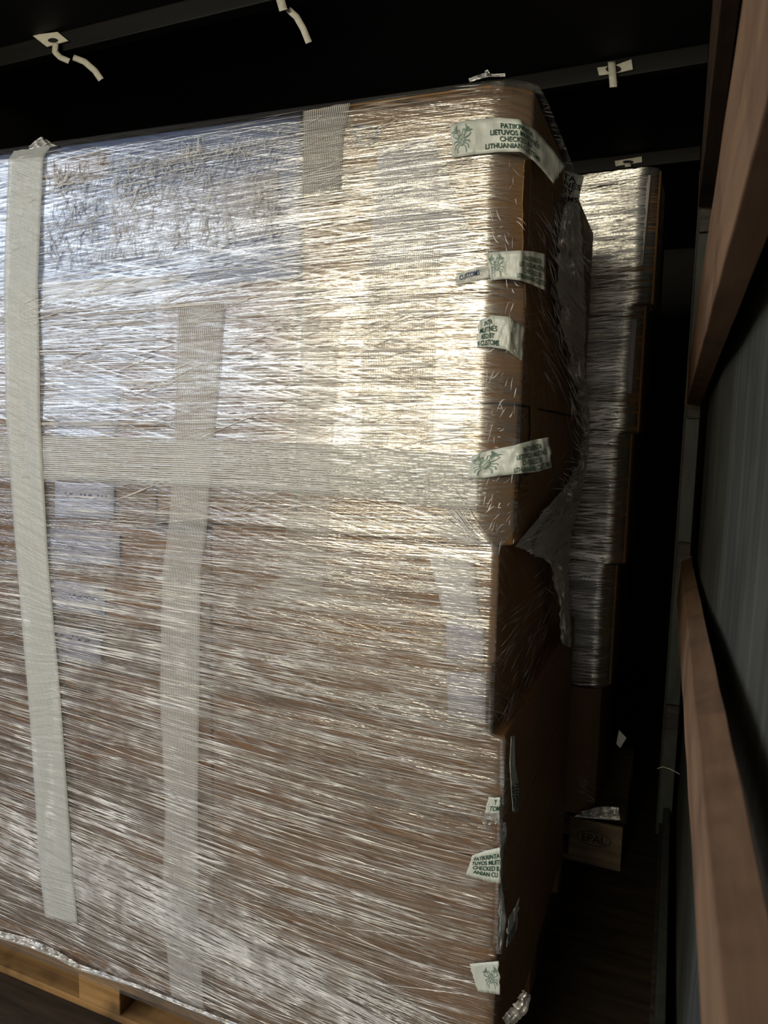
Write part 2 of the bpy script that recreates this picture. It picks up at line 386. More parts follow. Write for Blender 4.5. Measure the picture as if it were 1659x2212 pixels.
# ------------------------------------------------------------------ cartons
def carton(name, x0, x1, y0, y1, z0, z1, mat, label, group, cat='carton', chamfer=None, bulge=0.004, ztl=None):
    """a closed corrugated carton: flaps meet on the top, faces a little bowed"""
    t = empty(name, ((x0+x1)/2, (y0+y1)/2, z0), label, cat, group)
    nx, nz = 14, 10; vs = []; fs = []
    prof = [(x0, y1), (x0, y0)] + [(x0+(x1-x0)*k/nx, y0) for k in range(1, nx)]
    if chamfer: xc, dy = chamfer; prof = [(x0, y1), (x0, y0)] + [(x0+(xc-x0)*k/nx, y0) for k in range(1, nx+1)] + [(xc+(x1-xc)*0.5, y0+dy*0.4), (x1, y0+dy)]
    else: prof += [(x1, y0)]
    prof += [(x1, y0+(y1-y0)*0.4), (x1, y1)]
    n = len(prof)
    for j in range(nz+1):
        tz = j/nz
        for i, (x, y) in enumerate(prof):
            inn = 1.0 if y < y1-1e-6 and 1 < i < n-2 else 0.0
            zz = z0+(z1-z0)*tz
            if ztl is not None: zz = z0 + (ztl(x)-z0)*tz
            b = bulge*math.sin(math.pi*tz)*inn*(0.6+0.8*noise.noise((x*4, zz*5, z0*9)))
            vs.append((x, y-b, zz))
    for j in range(nz):
        for i in range(n): k = (i+1) % n; fs.append((j*n+i, j*n+k, (j+1)*n+k, (j+1)*n+i))
    fs.append(tuple(reversed(range(n)))); fs.append(tuple(nz*n+i for i in range(n)))
    o = mk('carton_body', vs, fs, mat, t); bevel(o, 0.004, 2)
    return t
def flatpart(name, quad_px, Y, mat, parent, off=0.0, n=6):
    """a thin rectangular sheet stuck on a carton front"""
    a, b, c, d = [atY(*p, Y) for p in quad_px]   # tl tr br bl
    vs = []
    for i in range(n):
        for j in range(n):
            s, t_ = i/(n-1), j/(n-1); p = (a*(1-s)+b*s)*(1-t_) + (d*(1-s)+c*s)*t_
            vs.append((p[0], Y-off-0.0006*noise.noise((p[0]*20, p[2]*20, 3)), p[2]))
    o = mk(name, vs, grid_faces(n, n), mat, parent, smooth=True)
    so = o.modifiers.new('solidify', 'SOLIDIFY'); so.thickness = 0.0006; so.offset = 0
    return o
def print_lines(parent, px, py, w_px, h_px, Y, lines, mat, flip=True, name='print'):
    """printed lines of small type; the photo shows them upside down"""
    parts = []
    for k, s in enumerate(lines):
        v, f = text_mesh(s, 1.0); parts.append(([(p[0], p[1]-1.25*k) for p in v], f))
    V, Fc = join2d(parts); V = np.array(V); lo, hi = V.min(0), V.max(0)
    U = (V-lo)/(hi-lo)
    if flip: U = 1-U
    out = []
    for q in U:
        p = atY(px+q[0]*w_px, py+h_px*(1-q[1])+q[0]*w_px*0.09, Y); out.append(p)
    return mk(name, out, Fc, mat, parent)

G1 = 'cartons of the near wrapped load'
# seams of the right column, read at its right edge
cu_b = zR(872)
cA = carton('carton', atY(655, 400, YF)[0], XU, YF, YD-0.1, cu_b+0.002, ZTOP-0.008, M['card2'], 'tall tan top carton of the near load, with crushed right corner and recycling mark', G1, chamfer=(XC, 0.042), ztl=lambda x: ztop(x)-0.008)
cB = carton('carton', atY(640, 1000, YF)[0], XU-0.004, YF+0.002, YD-0.1, ZMID, cu_b-0.002, M['card2'], 'tan carton directly under the crushed top carton, overhanging the ones below', G1, chamfer=(XC, 0.040))
xm = atY(455, 1300, YF)[0]
rows = [(1183, 1440, XL), (1440, 1590, XL-0.006), (1590, 1868, XL2), (1868, 2145, XL2), (2145, 2427, XL2)]
names = ['brown carton with pale blue corner label, just below the overhanging carton', 'shallow brown carton with pale label, second below the overhang at the right edge',
         'brown carton level with the small torn customs tape scrap at the right edge', 'brown carton behind the customs tape reading CHECKED, at the right edge', 'lowest brown carton at the right, resting on the near pallet']
cR = []
for (a, b, xr_), lb in zip(rows, names):
    z0 = max(ZP+0.002, zR(b)+0.0015)
    cR.append(carton('carton', xm+0.001, xr_, YF+0.004, YD-0.1, z0, zR(a)-0.0015, M['card'], lb, G1, chamfer=(xr_-0.02, 0.006)))
# middle upper cartons
sx = lambda px, py: atY(px, py, YF)
xmu = atY(330, 700, YF)[0]; xmr = min(atY(640, 1000, YF)[0], atY(655, 400, YF)[0])-0.004
zz = [sx(500, p)[2] for p in (610, 775, 915)]
G2 = 'cartons of the near wrapped load'
carton('carton', xmu+0.003, xmr, YF+0.003, YD-0.1, zz[1]+.002, zz[0]-.002, M['card2'], 'tan carton below the blue package, in the middle of the near load', G2)
carton('carton', xmu+0.003, xmr, YF+0.003, YD-0.1, zz[2]+.002, zz[1]-.002, M['card'], 'tan carton just above the horizontal filament tape, mid load', G2)
carton('carton', xmu+0.003, xmr, YF+0.003, YD-0.1, ZMID+.002, zz[2]-.002, M['card2'], 'tan carton behind the horizontal filament tape, mid load', G2)
# blue-grey package on top at the left
zb = sx(250, 640)[2]
blue = carton('blue_package', -2.1, atY(650, 400, YF)[0]-0.004, YF+0.003, YD-0.1, zz[0]+.002, ZTOPL, M['bluecard'], 'blue-grey package at the top left of the near load, crumpled film over it', G1, 'package', ztl=lambda x: ztop(x)-0.012)
flatpart('cardboard_panel', [(95, 350), (237, 325), (234, 385), (95, 405)], YF-0.001, M['card3'], blue, 0.003)['label'] = 'brown panel on the blue package'
flatpart('white_panel', [(95, 610), (420, 590), (375, 620), (95, 660)], YF-0.001, M['paper'], blue, 0.003)
flatpart('grey_panel', [(240, 430), (600, 370), (600, 500), (240, 560)], YF-0.001, M['lavender'], blue, 0.002)
# flat cartons stacked at the left
ls = [655, 775, 895, 1035, 1132, 1236, 1342, 1446, 1550, 1652, 1754, 1856, 1958, 2060]
zl = [sx(200, p)[2] for p in ls]; zl[0] = zz[0]; zl = [q for q in zl if q > ZP+0.03] + [ZP+0.002]
ordn = ['first', 'second', 'third', 'fourth', 'fifth', 'sixth', 'seventh', 'eighth', 'ninth', 'tenth', 'eleventh', 'twelfth', 'thirteenth', 'fourteenth']
flat = []
for k in range(len(zl)-1):
    xe = xm if zl[k] <= ZMID+0.02 else xmu
    if zl[k] > ZMID-0.02 > zl[k+1]-0.06 and zl[k] > ZMID: xe = xmu
    flat.append(carton('flat_carton', -2.15, xe-0.002, YF+0.003+0.002*math.sin(k*2.3), YD-0.1, zl[k+1]+.0015, zl[k]-.0015, M['card' if k % 3 else 'card3'],
        f'flat brown carton behind the left filament tape, {ordn[k]} below the blue package', 'flat cartons stacked at the left', bulge=0.003))
# labels: grey lavender paper on the left cartons
def lab(par, q, mat='lavender', off=0.006, nm='paper_label'): return flatpart(nm, q, YF, M[mat], par, off)
for k, q in ((1, [(122, 815), (255, 810), (255, 885), (122, 888)]), (2, [(122, 902), (262, 900), (250, 940), (120, 940)]), (3, [(123, 1040), (250, 1046), (250, 1120), (123, 1118)]),
             (4, [(105, 1140), (262, 1150), (262, 1222), (105, 1215)]), (5, [(112, 1250), (230, 1262), (230, 1330), (112, 1315)]), (6, [(116, 1350), (222, 1362), (222, 1435), (116, 1420)])):
    if k < len(flat): lab(flat[k], q)
tt = [(3, 140, 1062, 90, 12), (4, 160, 1160, 78, 14), (5, 172, 1262, 60, 20), (5, 150, 1282, 70, 8), (6, 118, 1368, 100, 12), (6, 185, 1348, 45, 12), (7, 124, 1478, 100, 12), (7, 200, 1462, 34, 10),
      (8, 160, 1510, 72, 14), (8, 138, 1575, 92, 14), (9, 168, 1602, 66, 12), (10, 190, 1680, 55, 14), (10, 140, 1675, 45, 8), (11, 215, 1860, 40, 12)]
for k, x, y, w_, h_ in tt:
    if k < len(flat): print_lines(flat[k], x, y, w_, h_, YF-0.0075, ['IIILIHIIIL ITH IIL'] if False else ['. . .--..-. .-- ..-.', '..-- .-.'][: (2 if h_ > 13 else 1)], M['ink' if k > 4 else 'blueink'])
for k, y in ((6, 1365), (8, 1462)):
    print_lines(flat[min(k, len(flat)-1)], 2, y, 36, 6, YF-0.0075, ['-..-- .-..-'], M['ink'])
# labels on the right and middle cartons
lab(cR[0], [(925, 1192), (1022, 1198), (1035, 1330), (960, 1330)], 'paper', 0.003); lab(cR[0], [(965, 1335), (1046, 1340), (1046, 1425), (965, 1420)], 'lavender', 0.003)
lab(cR[1], [(965, 1450), (1050, 1452), (1050, 1560), (970, 1556)], 'lavender', 0.003)
lab(cB, [(722, 900), (782, 898), (780, 962), (722, 962)], 'lavender', 0.007)
lab(cB, [(925, 880), (1000, 872), (1005, 960), (930, 955)], 'paper', 0.007)
lab(cA, [(820, 320), (940, 300), (1035, 560), (800, 590)], 'lavender', 0.007)
# staples on the right cartons
for ci, pts in ((0, [(958, 1208), (978, 1206), (986, 1204), (1028, 1204)]), (1, [(947, 1330), (956, 1326), (1026, 1338)]), (1, [(948, 1468), (957, 1464), (1026, 1470), (1034, 1464)])):
    for (px, py) in pts:
        v, f = stroke([(0, 0), (1, 1)], 0.18)
        v = [atY(px+p[0]*7, py+p[1]*13, YF-0.006) for p in v]; mk('staple', v, f, M['webbing'], cR[ci])
# recycling mark on the top carton (three bent arrows)
parts = []
for k in range(3):
    a0 = math.radians(90+120*k); pts = []
    for q in np.linspace(-0.9, 0.75, 7):
        a = a0+q; r_ = 1.0-0.18*math.cos(3*(a-math.radians(90))); pts.append((math.cos(a)*r_, math.sin(a)*r_))
    parts.append(stroke(pts, 0.28)); e_ = np.array(pts[-1]); d = e_-np.array(pts[-2]); d /= np.linalg.norm(d); n_ = np.array([-d[1], d[0]])
    parts.append(([tuple(e_+n_*0.35), tuple(e_-n_*0.35), tuple(e_+d*0.5)], [(0, 1, 2)]))
v, f = text_mesh('PAP', 0.5, 'CENTER'); parts.append(([(p[0], p[1]-0.3) for p in v], f))
V, Fc = join2d(parts)
mk('recycling_mark', [atY(790+p[0]*23, 290-p[1]*20, YF-0.007) for p in V], Fc, M['blueink'], cA)
# torn flap of the top carton, bent round onto the side
Lp = [(1134, 345), (1132, 380), (1129, 440), (1131, 560), (1140, 700), (1148, 860), (1146, 1000), (1122, 1078)]
Rp = [(1158, 350), (1154, 385), (1146, 440), (1147, 560), (1153, 700), (1160, 860), (1166, 1000), (1140, 1075)]
vs = []
for k in range(len(Lp)*6-5):
    a = k/6; i = min(int(a), len(Lp)-2); q = a-i
    l_ = np.array(Lp[i])*(1-q)+np.array(Lp[i+1])*q; r_ = np.array(Rp[i])*(1-q)+np.array(Rp[i+1])*q
    j1, j2 = 2.5*noise.noise((k*0.9, 0, 0)), 4*noise.noise((k*0.8, 5, 0))
    vs += [atX(l_[0]+j1, l_[1], XU+0.002), atX((l_[0]+r_[0])/2, l_[1], XU+0.004), atX(r_[0]+j2, r_[1], XU+0.002)]
fl = mk('torn_flap', vs, grid_faces(len(vs)//3, 3), M['cardedge'], cA, smooth=False)
so = fl.modifiers.new('solidify', 'SOLIDIFY'); so.thickness = 0.0015; tag(fl, 'torn corrugated flap')

# ------------------------------------------------------------------ film sheet of the near load
def xright(z):
    q = (z-(ZMID-0.01))/0.05; q = min(1, max(0, q)); q = q*q*(3-2*q)
    lo = XL if z > zR(1590) else XL2
    return lo*(1-q)+XU*q, (lo-0.012)*(1-q)+XC*q, 0.008*(1-q)+0.042*q
zs = list(np.arange(ZP-0.03, 2.0, 0.006)); nfx, nsd = 90, 26
cols = nfx+5+nsd
vs = []; nrow = 0
rows_z = np.linspace(0, 1, 330)
for rz in rows_z:
    for i in range(cols):
        zt = lambda x: ztop(x)
        zg = ZP-0.03 + (ZTOP-ZP+0.03)*rz
        xr_, xc_, dy_ = xright(zg)
        if i < nfx: x = -2.15+(xc_+2.15)*i/(nfx-1); y = YF; nrm = (0, -1)
        elif i < nfx+5: q = (i-nfx+1)/5; x = xc_+(xr_-xc_)*q; y = YF+dy_*q*q; nrm = (0.4*q, -1)
        else: q = (i-nfx-4)/(nsd); x = xr_; y = YF+dy_+(YD-YF-dy_)*q; nrm = (1, 0)
        z = ZP-0.03 + (zt(x)+0.004-ZP+0.03)*rz
        off = 0.010 + 0.0018*noise.noise((x*0.9+y, y*2, z*38)) + 0.002*noise.noise((x*0.6, y, z*9+5))
        top = max(0, (rz-0.985)/0.015)
        vs.append((x+nrm[0]*off, y+nrm[1]*off+top*0.02, z))
nr = len(rows_z)
for d in (0.04, 0.12, 0.3, 0.6):
    for i in range(cols):
        x, y, z = vs[(nr-1)*cols+i]
        if i < nfx+5: vs.append((min(x, XU-d*0.4), y+d, z+0.004*math.sin(d*9)))
        else: vs.append((x-d*0.5, y, z+0.004))
fs = grid_faces(nr+4, cols)
def topx(Pn):
    q = Pn - CAM; dd = q @ fwd; return W/2+F*(q @ RT)/dd, H/2-F*(q @ UP)/dd
SLY = np.array([150, 300, 500, 650, 770, 950, 1100, 1250, 1400, 1550, 1700, 1850, 2000, 2150.])
SLS = np.array([-.19, -.20, -.19, -.11, -.02, .01, .06, .14, .23, .31, .37, .43, .48, .52])
va = np.array(vs); fx, fy = topx(np.column_stack([va[:, 0], np.minimum(va[:, 1], YF), va[:, 2]]))
gy = fy.copy(); gx = fx.copy()
for _ in range(40):          # follow each winding line to a common column
    st_ = (500-fx)/40; sl_ = np.interp(gy, SLY, SLS)*(1-0.52*np.clip((gx-250)/800, 0, 1)); gy = gy+sl_*st_; gx = gx+st_
uvf = np.column_stack([va[:, 0]+va[:, 1], -gy*0.00100])
sidem = va[:, 1] > YF+0.05; uvf[sidem, 1] = va[sidem, 2]
film = mk('stretch_film', vs, fs, M['film'], uv=uvf, smooth=True); me = film.data; me.materials.append(M['film_side'])
mi = np.zeros(len(me.polygons), dtype=np.int32)
for k in range(len(mi)):
    if (k % (cols-1)) >= nfx+4: mi[k] = 1
me.polygons.foreach_set('material_index', mi)
tag(film, 'clear stretch film wound tightly round the large near load of cartons', 'stretch film')

# taut folds of the film: thin raised pleats following the winding
SL = [(150, -.19), (300, -.20), (500, -.19), (650, -.11), (770, -.02), (950, .01), (1100, .06), (1250, .14), (1400, .23), (1550, .31), (1700, .37), (1850, .43), (2000, .48), (2150, .52)]
def slope(px, py):
    ys = [a for a, _ in SL]; s = np.interp(py, ys, [b for _, b in SL])
    return s*(1.0-0.52*min(1, max(0, (px-250)/800)))
def pleats(n, pick, wr=(0.5, 1.6), curve=0.02, Yoff=0.0145, nseg=7, plane=None):
    V = []; Fc = []
    for _ in range(n):
        px, py, s, ln = pick()
        wd = random.uniform(*wr); hgt = random.uniform(0.15, 1.0); c = random.gauss(0, curve)
        pts = []
        for q in range(nseg):
            u = q/(nseg-1); X_ = px+ln*u*math.cos(s); Y_ = py+ln*u*math.sin(s)+c*ln*math.sin(math.pi*u)
            pts.append((X_, Y_))
        b = len(V)
        for q, (X_, Y_) in enumerate(pts):
            ww = wd*math.sin(math.pi*(0.06+0.88*q/(nseg-1)))
            nx, ny = -math.sin(s), math.cos(s)
            for g, dep in ((-1, 0.0), (0, 0.0016*hgt), (1, 0.0)):
                a_, b_ = X_+nx*ww*g, Y_+ny*ww*g
                V.append(plane(a_, b_, dep) if plane else atY(a_, b_, YF-Yoff-dep))
        for q in range(nseg-1):
            for g in (0, 1): Fc.append((b+q*3+g, b+(q+1)*3+g, b+(q+1)*3+g+1, b+q*3+g+1))
    return V, Fc
def right_lim(py): return 1128 if py < 1180 else (1064 if py < 1590 else 1074)
def toppx(px): return 325 - px*0.147 if px < 1115 else 165
def botpx(px): return 2015 + px*0.40
def pick_main():
    while True:
        py = random.uniform(170, 2330); px = random.uniform(-140, 1080)
        if py < toppx(px)+6 or py > botpx(px)-6: continue
        if py < 1180 and random.random() < (0.75 if px < 620 and py < 620 else 0.55): continue
        if py > 1480 and px > 430 and random.random() < 0.45: continue
        r = random.random(); s = slope(px, py)
        if r < 0.82: s += random.gauss(0, 0.022)
        elif py < 1150: s -= random.uniform(0.15, 0.5)
        else: s += random.uniform(-0.22, 0.15)
        ln = min(random.expovariate(1/170)+35, 800)
        while px+ln > (1045 if py < 1180 else right_lim(py)) and ln > 12: ln *= 0.7
        if px+ln > right_lim(py): continue
        if not (toppx(px+ln)+4 < py+ln*math.tan(s) < botpx(px+ln)-4): continue
        return px, py, math.atan(s), ln
def pick_band():
    while True:
        px = random.uniform(-100, 1000); c = 1800+px*0.50; py = random.gauss(c, 45)
        ln = random.uniform(50, 330); s = random.gauss(0.50, 0.05)
        if px+ln > 1065 or py+ln*s > botpx(px+ln)-4 or py > botpx(px)-4: continue
        return px, py, math.atan(s), ln
def pick_crumple():
    px = random.uniform(100, 600); py = toppx(px)+random.uniform(60, 290)
    return px, py, math.radians(random.gauss(-75, 28)) if random.random() < 0.75 else -0.2, random.uniform(8, 42)
def pick_corner():
    px = random.uniform(1046, 1118); py = random.uniform(250, 1170)
    return px, py, math.radians(random.gauss(115 if py > 650 else 70, 22)), random.uniform(8, 34)
def pick_fan():
    a = random.uniform(0.12, 1.0); ln = random.uniform(60, 240); ex, ey = 1045+random.uniform(-15, 20), 1178+random.uniform(-4, 2)
    return ex-ln*math.cos(a), ey-ln*math.sin(a), a, ln
def foldobj(nm, groups, mat, lbl=None):
    V = []; Fc = []
    for v, f in groups:
        o = len(V); V += v; Fc += [tuple(i+o for i in q) for q in f]
    o = mk(nm, V, Fc, mat, film); o['kind'] = 'stuff'; return o
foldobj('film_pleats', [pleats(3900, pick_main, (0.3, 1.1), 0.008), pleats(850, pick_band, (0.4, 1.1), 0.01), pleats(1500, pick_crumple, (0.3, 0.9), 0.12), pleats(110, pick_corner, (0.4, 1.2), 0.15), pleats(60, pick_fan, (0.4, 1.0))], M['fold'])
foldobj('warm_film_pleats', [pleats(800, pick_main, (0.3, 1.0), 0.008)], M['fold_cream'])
# side face pleats radiate from the bulge at the back
def sidepl(X): return lambda a, b, dep: atX(a, b, X+0.016+dep)
def pick_side():
    while True:
        px = random.uniform(1080, 1225); py = random.uniform(1230, 1650)
        tx, ty = 1225, 1190+random.uniform(0, 120)
        a = math.atan2(ty-py, tx-px)
        if abs(a) < 0.5: continue
        return px, py, a+random.gauss(0, 0.06), random.uniform(20, 90)
def pick_side2():
    px = random.uniform(1155, 1235); py = random.uniform(450, 800)
    return px, py, math.radians(random.gauss(62, 8)), random.uniform(20, 110)
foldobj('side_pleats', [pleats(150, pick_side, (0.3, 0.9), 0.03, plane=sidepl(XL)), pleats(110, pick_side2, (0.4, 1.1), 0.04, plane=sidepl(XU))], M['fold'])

# ------------------------------------------------------------------ ribbons (tapes) laid along image paths on the load's faces
def ribbon(L, R, place, nu=8, sub=8, wav=0.0, jag=0):
    """stations of left/right (or top/bottom) edges -> mapping (u across, v along) to space"""
    n = len(L)
    def P(u, v):
        a = min(max(v, 0), 1)*(n-1); i = min(int(a), n-2); q = a-i
        # smooth the polyline a little
        l_ = np.array(L[i], float)*(1-q)+np.array(L[i+1], float)*q; r_ = np.array(R[i], float)*(1-q)+np.array(R[i+1], float)*q
        return l_*(1-u)+r_*u
    return P
def tape(name, L, R, place, mat, label, cat, group, nu=10, nv=60, wav=0.002, jag=0.0, th=0.0004, seedz=0.0):
    P = ribbon(L, R, place)
    vs = []; uv = []
    for j in range(nv):
        for i in range(nu):
            u, v_ = i/(nu-1), j/(nv-1)
            q = P(u, v_)
            if jag and j in (0, nv-1): q = q + (np.array(R[-1 if j else 0])-np.array(L[-1 if j else 0]))*0 + np.array([jag*noise.noise((u*9, j, seedz)), jag*noise.noise((u*7, j+3, seedz))])
            p = place(q[0], q[1], wav*noise.noise((u*3+seedz, v_*14, 2)))
            vs.append(p); uv.append((u, v_*6))
    o = mk(name, vs, grid_faces(nv, nu), mat, uv=uv, smooth=True)
    so = o.modifiers.new('solidify', 'SOLIDIFY'); so.thickness = th; so.offset = 0
    tag(o, label, cat, group); return o, P
OFF = 0.0160
def pf(px, py, d=0.0): return atY(px, py, YF-OFF-d)
GF = 'filament tapes on the near load'
tape('filament_tape', [(30, 326), (18, 345), (8, 600), (12, 900), (35, 1200), (65, 1560), (85, 1880), (98, 1982)], [(110, 316), (93, 340), (82, 600), (87, 900), (103, 1200), (130, 1500), (157, 1880), (168, 1997)], pf,
     M['filament'], 'wide opaque filament tape running down the left side of the near load', 'filament tape', GF, nv=110, wav=0.004, jag=3)
def pf2(px, py, d=0.0): return atY(px, py, YF-0.0128-d)
tape('filament_tape', [(385, 660), (380, 740), (375, 940), (365, 1130), (350, 1240), (345, 1500), (357, 1740), (350, 1950), (370, 2155)], [(485, 655), (480, 740), (462, 940), (447, 1135), (433, 1240), (430, 1500), (427, 1740), (428, 1950), (440, 2182)], pf2,
     M['filament_thin'], 'sheer vertical filament tape down the middle of the near load, second from the left', 'filament tape', GF, nv=90, jag=3)
tape('filament_tape', [(650, 690), (640, 940), (620, 1130), (600, 1285)], [(735, 690), (722, 900), (710, 1130), (695, 1293)], pf2,
     M['filament_faint'], 'sheer filament tape ending mid-height, third upright one from the left', 'filament tape', GF, jag=3, seedz=2)
tape('filament_tape', [(825, 330), (800, 560), (780, 760), (778, 960)], [(945, 312), (950, 560), (940, 760), (935, 960)], pf2,
     M['filament_faint'], 'broad sheer filament tape over the brightest patch, left of the crushed corner', 'filament tape', GF, jag=3, seedz=4)
tape('filament_tape', [(655, 240), (655, 300), (650, 420)], [(756, 222), (742, 290), (735, 410)], pf2,
     M['filament_h'], 'short grey filament tape at the top edge beside the recycling mark', 'filament tape', GF, jag=3, seedz=6)
tape('filament_tape', [(-20, 936), (90, 940), (500, 950), (800, 965), (1035, 985)], [(-20, 1028), (90, 1035), (500, 1056), (800, 1078), (1030, 1105)], lambda a, b, d=0: atY(a, b, YF-0.0155-d),
     M['filament_h'], 'horizontal filament tape crossing the near load at mid-height', 'filament tape', GF, nv=90, wav=0.003, jag=2, seedz=8)

# ------------------------------------------------------------------ customs tapes
TXT = ['PATIKRINTA', 'LIETUVOS MUITIN\u0116S', 'CHECKED BY', 'LITHUANIAN CUSTOMS']
def emblem():
    """a quartered wheel with two winged crossed staffs, curling tendrils and legs, in -1..1"""
    ps = [ring_mesh(0, -0.1, 0.42, 0.42, 0.06, 24), ring_mesh(0, -0.1, 0.30, 0.30, 0.04, 24), stroke([(-0.2, -0.3), (0.2, 0.1)], 0.06), stroke([(-0.2, 0.1), (0.2, -0.3)], 0.06)]
    for s in (-1, 1):
        ps.append(stroke([(0.28*s, 0.18), (0.75*s, 0.75)], 0.06))
        ps.append(([(0.5*s, 0.45), (0.45*s, 1.0), (0.7*s, 0.72)], [(0, 1, 2)])); ps.append(([(0.58*s, 0.42), (1.15*s, 0.5), (0.78*s, 0.66)], [(0, 1, 2)]))
        ps.append(stroke([(0.12*s, 0.33), (0.22*s, 0.62), (0.42*s, 0.6), (0.38*s, 0.42)], 0.07))
        ps.append(stroke([(0.42*s, 0.02), (0.72*s, 0.12), (0.95*s, 0.28), (0.8*s, 0.42)], 0.07))
        for a in (-0.15, -0.55, -0.95):
            ps.append(stroke([(0.45*s*math.cos(a), -0.1+0.45*math.sin(a)), (0.8*s*math.cos(a), -0.1+0.72*math.sin(a)), (0.9*s*math.cos(a)-0.05*s, -0.1+1.0*math.sin(a)-0.1)], 0.07))
    return join2d(ps)
def customs(T, B, place, label, emb=None, txt=None, lines=TXT, mat='customs', tmat='green', jag=6, seedz=0.0, nv=40, wav=0.003):
    """T/B: top and bottom edge stations; u runs top->bottom, v along. emb=(v,u,size along, size across); txt=(v0,v1,u0,u1)"""
    o, P = tape('customs_tape', T, B, place, M[mat], label, 'customs tape', 'customs tapes on the near load', nu=9, nv=nv, wav=wav, jag=jag, seedz=seedz)
    def lay(V2, Fc, nm, mt):
        out = []
        for (v_, u) in V2:
            q = P(u, v_); w_ = wav*noise.noise((u*3+seedz, v_*14, 2)); out.append(place(q[0], q[1], w_+0.0022))
        return mk(nm, out, Fc, M[mt], o)
    if txt:
        v0, v1, u0, u1 = txt; parts = []; mw = 0
        raw = [text_mesh(s, 1.0, 'CENTER') for s in lines]
        mw = max(r[0][:, 0].max()-r[0][:, 0].min() for r in raw); nl = len(lines)
        for k, (v, f) in enumerate(raw):
            parts.append(([((v0+v1)/2 + p[0]/mw*(v1-v0), u0+(u1-u0)*((k+1-p[1]*1.08)/nl)) for p in v], f))
        V2, Fc = join2d(parts); lay(V2, Fc, 'printed_text', tmat)
    if emb:
        V2, Fc = emblem(); ev, eu, sv, su = emb
        lay([(ev+p[0]*sv, eu-p[1]*su) for p in V2], Fc, 'printed_emblem', 'palegreen')
    return o
def wrap(Xs, edge, off=0.0175):
    """front plane left of the edge pixel, the side plane right of it"""
    def f(px, py, d=0.0):
        if px <= edge: return atY(px, py, YF-off-d)
        e_ = atY(edge, py, YF-off-d); d_ = ray(px, py)
        # continue on a plane turned 62 degrees away
        n_ = np.array([math.sin(math.radians(66)), -math.cos(math.radians(66)), 0]); n_ /= np.linalg.norm(n_)
        e2 = e_ + n_*0
        tt_ = np.dot(e2-CAM, n_)/np.dot(d_, n_); return CAM+d_*tt_ + n_*d*0.5
    return f
wr_ = wrap(XU, 1124)
customs([(973, 270), (1000, 262), (1035, 257), (1075, 254), (1123, 258), (1160, 284), (1190, 318), (1222, 358)], [(976, 341), (1003, 337), (1032, 333), (1078, 328), (1125, 328), (1150, 345), (1172, 368), (1196, 398)],
        wr_, 'longest white customs tape, wrapped over the top right corner of the near load', emb=(0.115, 0.47, 0.10, 0.42), txt=(0.335, 0.79, 0.10, 0.88), seedz=1, nv=70)
customs([(1203, 362), (1232, 372), (1262, 381)], [(1192, 398), (1222, 437), (1247, 442)], lambda a, b, d=0: atY(a, b, YF+0.42-d), 'torn loose end of customs tape hanging beside the rear carton top', txt=(0.0, 1.0, 0.05, 0.95), lines=['TA', 'TIN\u0116S', 'BY', 'TOMS'], seedz=2, tmat='ink', nv=16)
customs([(1050, 547), (1068, 545), (1090, 543), (1124, 541), (1150, 543), (1178, 549)], [(1060, 606), (1075, 604), (1095, 602), (1124, 606), (1150, 615), (1178, 628)], wr_, 'customs tape on the crushed corner, second one down from the top', emb=(0.20, 0.45, 0.16, 0.42), txt=(0.55, 1.05, 0.12, 0.9), seedz=3)
customs([(985, 592), (1020, 580), (1058, 570)], [(985, 617), (1020, 608), (1060, 600)], pf, 'sheer scrap of customs tape just left of the second customs tape', txt=(0.1, 0.7, 0.1, 0.6), lines=['CUSTOMS'], mat='customs_sheer', tmat='blueink', seedz=4, nv=14)
customs([(1036, 692), (1062, 681), (1098, 684), (1134, 706)], [(1030, 751), (1060, 750), (1094, 755), (1128, 780)], wrap(XU, 1100), 'customs tape midway down the crushed corner, its lettering cut off at the left', txt=(-0.02, 0.5, 0.05, 0.92), lines=['INTA', 'MUITIN\u0116S', 'KED BY', 'N CUSTOMS'], seedz=5)
customs([(1020, 985), (1055, 973), (1110, 962), (1150, 951), (1186, 944)], [(1008, 1036), (1055, 1031), (1110, 1024), (1155, 1020), (1192, 1010)], wr_, 'wrinkled customs tape low on the overhanging carton corner, above the torn hole', emb=(0.2, 0.45, 0.17, 0.42), txt=(0.5, 0.98, 0.1, 0.95), seedz=6, wav=0.006)
pl = lambda a, b, d=0: atY(a, b, YF-0.0175-d)
customs([(1056, 1721), (1068, 1723), (1080, 1722)], [(1047, 1757), (1064, 1758), (1080, 1757)], pl, 'small torn customs scrap reading TOM at the right edge of the lower cartons', txt=(0.25, 1.0, 0.05, 0.85), lines=['Y', 'TOM'], seedz=7, nv=12, jag=3)
customs([(1020, 1848), (1047, 1838), (1081, 1830)], [(1006, 1890), (1048, 1903), (1081, 1909)], pl, 'torn customs tape reading CHECKED at the right edge of the lower cartons', txt=(0.08, 1.0, 0.12, 0.84), lines=['PATIKRINTA', 'TUVOS MUITI', 'CHECKED B', 'ANIAN CU'], seedz=8, nv=20)
customs([(1014, 2082), (1045, 2079), (1077, 2076)], [(1032, 2142), (1056, 2145), (1080, 2149)], pl, 'lowest customs tape at the right edge, its faint print almost unreadable', emb=(0.68, 0.5, 0.28, 0.35), seedz=9, nv=16)
sd = lambda a, b, d=0: atX(a, b, XL2+0.03+d)
customs([(1104, 1592), (1101, 1650), (1104, 1700), (1108, 1752)], [(1112, 1592), (1113, 1650), (1121, 1700), (1119, 1755)], sd, 'twisted grey strip of customs tape hanging on the dark side face', txt=(0.62, 1.0, 0.0, 1.0), lines=['PATIKR', 'LITHUAN'], tmat='ink', seedz=10, nv=24)
